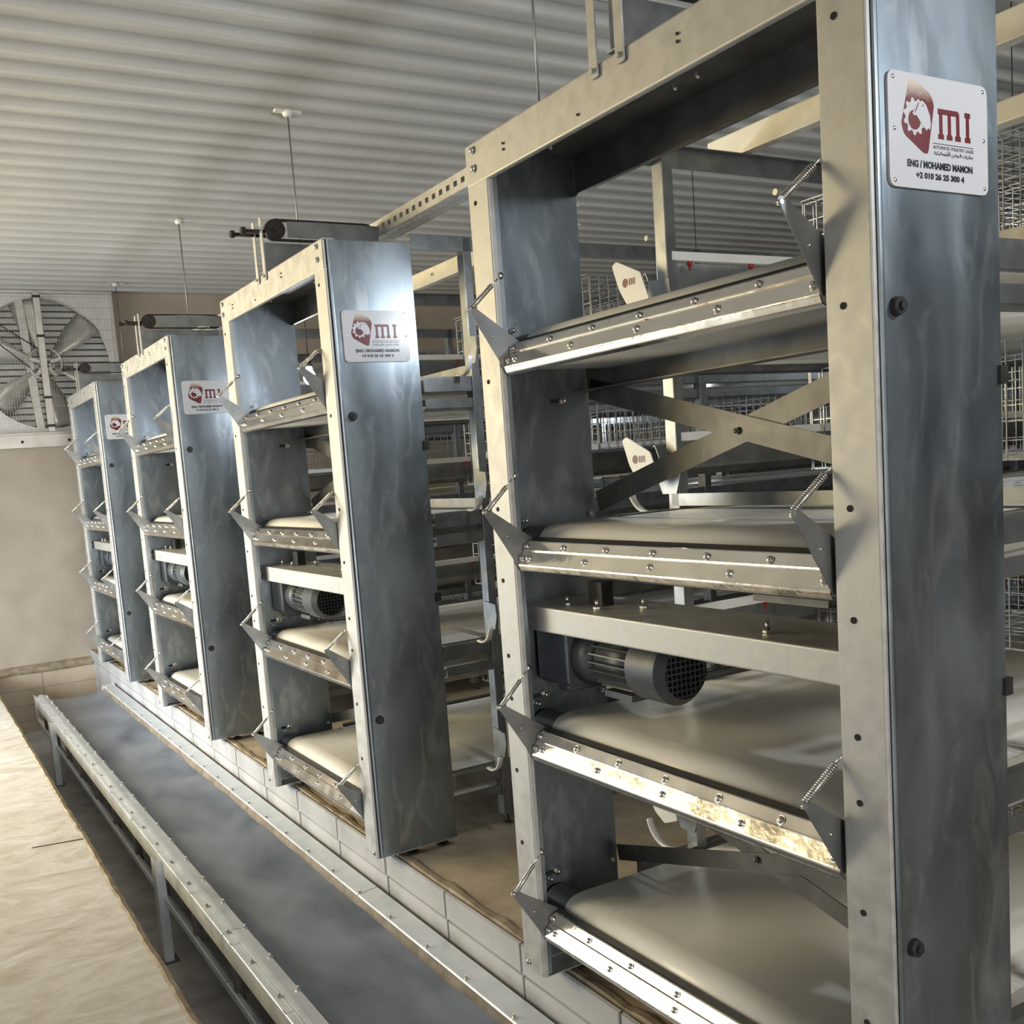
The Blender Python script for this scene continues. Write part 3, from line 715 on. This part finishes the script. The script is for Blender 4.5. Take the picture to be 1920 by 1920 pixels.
# ------------------------------------------------------------------ manure belts
def belt_mesh(b, y0=.128, y1=W-.128, xe=6.2):
    r = .0535; cx_, cz = .1175, b-.0557
    pts = [(xe, b)]
    for i in range(30, -1, -1): pts.append((cx_+.01+(xe-cx_-.02)*(i/30)**2, b))
    pts = pts[1:]
    for i in range(1, 13):
        a = PI/2+PI*i/12; pts.append((cx_+r*math.cos(a), cz+r*math.sin(a)))
    pts.append((xe, cz-r))
    return MB().sheet(pts, -.0022, 'y', y0, y1, True)
bm_ = []
for b in TIER:
    me = belt_mesh(b).mesh('manure_belt'); me.materials.append(belt_m); bm_.append(me)
TN = ['top', 'second', 'third', 'bottom']; RN = ['nearest tower', 'second tower', 'third tower', 'furthest tower']
for i in range(4):
    for j in range(4):
        o = link('manure_belt', bm_[j], None, (0, i*P, 0))
        tag(o, 'white plastic manure belt on the %s tier of the %s' % (TN[j], RN[i]), 'belt', 'white manure belts')

# ------------------------------------------------------------------ cage batteries
XA, XZ = .62, 6.2
def make_battery():
    t = empty('cage_battery')
    L_ = XZ-XA
    post = shared('post', lambda: MB().sheet(bend([(.04, .012), (.04, 0), (0, 0), (0, .05), (.04, .05), (.04, .038)], .003), -.0025, 'z', .02, 2.44), rail_m)
    for x in [XA+1.24*i for i in range(5)]:
        for y in (.045, W-.095): link('post', post, t, (x, y, 0))
    foot = shared('foot', lambda: MB().cyl((0, 0, ZP), (0, 0, .20), .007, 8).cyl((0, 0, ZP), (0, 0, ZP+.006), .022, 14).cyl((0, 0, .03), (0, 0, .042), .013, 6, smooth=False), dark_galv)
    for x in [XA+1.24*i for i in range(5)]:
        for y in (.07, W-.07): link('levelling_foot', foot, t, (x+.03, y, 0))
    for y, s_ in ((.045, 1), (W-.045, -1)):
        MB().sheet(bend([(y+s_*.03, 2.445), (y, 2.445), (y, 2.385)], .003), .003*(1 if s_ > 0 else -1), 'x', .385, XZ).build('top_rail', rail_m, t)
    gus = shared('gusset', lambda: MB().prism([(-.045, .05), (.05, .06), (.055, -.01), (.035, -.055), (-.030, -.055), (-.05, 0)], 'x', -.004, 0), rail_m)
    for b in TIER:
        for y in (.06, W-.06): link('gusset_plate', gus, t, (XA-.002, y-(.03 if y < .6 else 0), b+.105))
        for y, s_ in ((.055, 1), (W-.055, -1)):
            MB().sheet(bend([(y+s_*.035, b+.004), (y, b+.004), (y, b-.058), (y+s_*.02, b-.058)], .003), .0025*(-1 if s_ < 0 else 1), 'x', .40, XZ).build('belt_side_rail', rail_m, t)
            MB().sheet(bend([(y-s_*.002, b-.085), (y-s_*.002, b-.125), (y+s_*.03, b-.135)], .003), .0025, 'x', .40, XZ).build('belt_lower_rail', rail_m, t)
            # feed trough outside the wire, water pipe above
            o_ = -s_
            MB().sheet(bend([(y+o_*.010, b+.215), (y+o_*.012, b+.125), (y+o_*.045, b+.100), (y+o_*.085, b+.120), (y+o_*.125, b+.205), (y+o_*.132, b+.200)], .006), .002, 'x', XA+.05, XZ).build('feed_trough', rail_m, t)
            MB().box(XA+.02, XZ, y+s_*.03-.012, y+s_*.03+.012, b+.212, b+.238).build('water_pipe', white_pl, t)
            nip = shared('nipple', lambda: MB().cyl((0, 0, .010), (0, 0, -.012), .009, 10).cyl((0, 0, -.012), (0, 0, -.026), .004, 8), red_pl)
            for k in range(12): link('drinker_nipple', nip, t, (XA+.10+k*.26, y+s_*.03-s_*.0, b+.212))
            # white end plate of the trough: pointed wing and curved tray lip
            wing = rround([(y+o_*.150, b+.228), (y+o_*.128, b+.238), (y+o_*.015, b+.185), (y-o_*.02, b+.10), (y+o_*.045, b+.075), (y+o_*.090, b+.105), (y+o_*.12, b+.15)], .008)
            if s_ < 0:
                wp = MB().prism(wing, 'x', XA-.062, XA-.058).build('trough_end_plate', white_pl, t)
                em = MB().prism([(y+o_*(.088+.014*math.cos(2*PI*i/12)), b+.165+.014*math.sin(2*PI*i/12)) for i in range(12)], 'x', XA-.0626, XA-.061)
                for q_ in (.066, .055, .044): em.box(XA-.0626, XA-.061, y+o_*q_-.0035, y+o_*q_+.0035, b+.155, b+.175)
                em.build('printed_emblem', ink_red, wp)
            lp = [(y+o_*(.035+.085*math.cos(a)), b+.085-.085*math.sin(a)) for a in [PI*(.05+.55*i/10) for i in range(11)]]
            MB().sheet(lp, .006, 'x', XA-.072, XA-.050, True).build('tray_lip', white_pl, t)
        # entry bar over the belt
        if b > 1: MB().sheet([(XA+.0, b+.050), (XA+.0, b+.012), (XA+.05, b+.012)], .003, 'y', .06, W-.06).build('entry_bar', rail_m, t)
    def wires(L, h, px, pz, ax):
        q = .0016; mb = MB(); n_ = int(L/px+.5)
        for i in range(n_+1):
            u = L*i/n_
            mb.box(u-q, u+q, -q, q, 0, h) if ax == 'x' else mb.box(-q, q, u-q, u+q, 0, h)
        k = int(h/pz+.5)
        for i in range(k+1):
            z = h*i/k
            mb.box(0, L, q, 3*q, z-q, z+q) if ax == 'x' else mb.box(q, 3*q, 0, L, z-q, z+q)
        return mb
    fr = shared('wire_front', lambda: wires(.60, .335, .05, .067, 'x'), cage_m)
    pa = shared('wire_partition', lambda: wires(W-.13, .335, .05, .056, 'y'), cage_m)
    def floor_w():
        q = .0016; mb = MB()
        for i in range(25): mb.box(0, .6, i*.05-q, i*.05+q, -q, q)
        for i in range(7): mb.box(i*.1-q, i*.1+q, 0, 1.2, q, 3*q)
        return mb
    fl = shared('wire_floor', floor_w, cage_m)
    for b in TIER:
        for i in range(1, 9):
            x = XA+.035+i*.605
            for y in (.058, W-.058): link('wire_front', fr, t, (x, y, b+.085))
            link('wire_partition', pa, t, (x, .065, b+.085))
            link('wire_floor', fl, t, (x, .065, b+.085))
    # wire roof
    for i in range(1, 9): link('wire_roof', fl, t, (XA+.02+i*.605, .065, TIER[0]+.425))
    # white door slides near the row end
    for b in TIER[:2]:
        MB().box(XA+.03, XA+.034, .60, .64, b+.25, b+.34).build('slide_plate', white_pl, t)
        MB().box(XA+.03, XA+.034, .585, .64, b+.10, b+.22).build('slide_plate', white_pl, t)
    return t
bat = make_battery()
bl = ['wire cage battery directly behind the nearest tower', 'wire cage battery behind the second tower, seen across the aisle', 'wire cage battery behind the third tower']
for i in range(3):
    o = bat if i == 0 else copy_tree(bat)
    o.location = (0, i*P, 0); tag(o, bl[i], 'cage battery', 'rows of poultry cages')

# ------------------------------------------------------------------ slotted channel, rods, cross beams, lamps
def make_slotted():
    t = empty('slotted_channel', (0, 0, 0)); tag(t, 'long slotted steel channel crossing above the cage rows behind the towers', 'steel channel')
    x0, x1, z0, z1 = .535, .585, 2.575, 2.640; pitch = .060; ya, yb = -1.0, 9.3
    nn = int((yb-ya)/pitch)
    def strip(mk):
        mb = MB()
        for i in range(nn):
            a = ya+i*pitch; b = a+pitch; h0, h1 = a+.016, a+.044
            for (p, q, r, s_) in ((a, h0, 0, 1), (h1, b, 0, 1), (h0, h1, 0, .34), (h0, h1, .66, 1)):
                mb.add([mk(p, r), mk(q, r), mk(q, s_), mk(p, s_)], [(0, 1, 2, 3)])
        return mb
    def solid(mb, name):
        o = mb.build(name, galv, t); md = o.modifiers.new('t', 'SOLIDIFY'); md.thickness = .0025; md.offset = 0; return o
    solid(strip(lambda y, v: (x0, y, z0+(z1-z0)*v)), 'front_web')
    solid(strip(lambda y, v: (x0+.003+(.055)*v, y, z0)), 'lower_web')
    MB().box(x0, x0+.10, ya, yb, z1, z1+.003).build('top_web', galv, t)
    solid(strip(lambda y, v: (x0+.060+(.04)*v, y, z0)), 'lower_web')
make_slotted()
for y in (1.86, 4.24, 6.64, 9.08):
    t = empty('hanging_rod', (.624, y, 2.643)); 
    nm = {1.86: 'between the two nearest towers', 4.24: 'between the second and third towers', 6.64: 'between the third and fourth towers', 9.08: 'beside the extractor fan'}[y]
    tag(t, 'thin steel rod hanging from the ceiling '+nm, 'rod', 'ceiling hanger rods')
    MB().cyl((0, 0, .001), (.0, 0, ZC-2.643-.02), .0045, 8).build('rod', rail_m, t)
    MB().cyl((0, 0, ZC-2.643-.062), (0, 0, ZC-2.643-.03), .022, 12, .036).box(-.075, .075, -.018, .018, ZC-2.643-.042, ZC-2.643-.028).build('ceiling_anchor', white_pl, t)
    MB().cyl((0, 0, .0), (0, 0, .014), .011, 6, smooth=False).build('nut', bolt_m, t)
def beam(name, x, y0, y1, z0, z1, label):
    t = empty(name, (x, y0, z0)); tag(t, label, 'beam', 'cream cross beams on the cages')
    MB().sheet(bend([(.04, z1-z0), (0, z1-z0), (0, 0), (.04, 0)], .004), .003, 'y', 0, y1-y0).build('channel', cream_m, t)
    for k in range(3): MB().cyl((-.001, .2+k*.5, (z1-z0)/2), (-.008, .2+k*.5, (z1-z0)/2), .009, 6, smooth=False).build('bolt', bolt_m, t)
beam('cross_beam', .985, -.5, 1.42, 2.449, 2.525, 'cream steel beam lying across the nearest cage row')
beam('cross_beam', .985, 2.2, 4.0, 2.449, 2.525, 'cream steel beam lying across the second cage row')
beam('cross_beam', .505, -.02, .34, 2.12, 2.165, 'short cream rail beside the nearest tower, right edge of the photo')

def bulb(x, y, z, power, label):
    t = empty('hanging_bulb', (x, y, z)); tag(t, label, 'lamp', 'bare aisle bulbs')
    MB().cyl((0, 0, .10), (0, 0, (2.573 if .5 < x < .66 else ZC)-z), .003, 6).build('cable', rubber, t)
    MB().cyl((0, 0, .045), (0, 0, .10), .018, 14, .014).build('socket', rubber, t)
    g = MB(); n = 16; prof_ = [(.0, -.055), (.02, -.050), (.032, -.034), (.036, -.015), (.030, .006), (.020, .026), (.016, .045)]
    vs_ = []; fs = []
    for r, zz in prof_:
        for i in range(n): vs_.append((r*math.cos(2*PI*i/n), r*math.sin(2*PI*i/n), zz))
    for j in range(len(prof_)-1):
        for i in range(n): fs.append((j*n+i, j*n+(i+1) % n, (j+1)*n+(i+1) % n, (j+1)*n+i))
    g.add(vs_, fs, True); g.build('glass_bulb', bulb_m, t)
    l = bpy.data.lights.new('bulb_light', 'POINT'); l.energy = power; l.color = (.86, .93, 1); l.shadow_soft_size = .045
    lo = bpy.data.objects.new('bulb_light', l); COL.objects.link(lo); lo.parent = t; lo.location = (0, 0, -.10)
bulb(.60, 1.87, 2.25, 11, 'bare bulb hanging in the aisle between the two nearest towers')
bulb(.63, 4.29, 2.10, 7, 'bare bulb hanging in the aisle behind the second tower')
bulb(.63, 6.70, 2.10, 7, 'bare bulb hanging in the aisle behind the third tower')
bulb(.70, -.95, 2.45, 24, 'bare bulb hanging in the aisle right of the nearest tower')
bulb(3.4, 1.87, 2.25, 10, 'bare bulb hanging deep in the aisle behind the nearest tower')
bulb(3.57, 4.29, 1.93, 12, 'bare glowing bulb deep in the far aisle between cages')
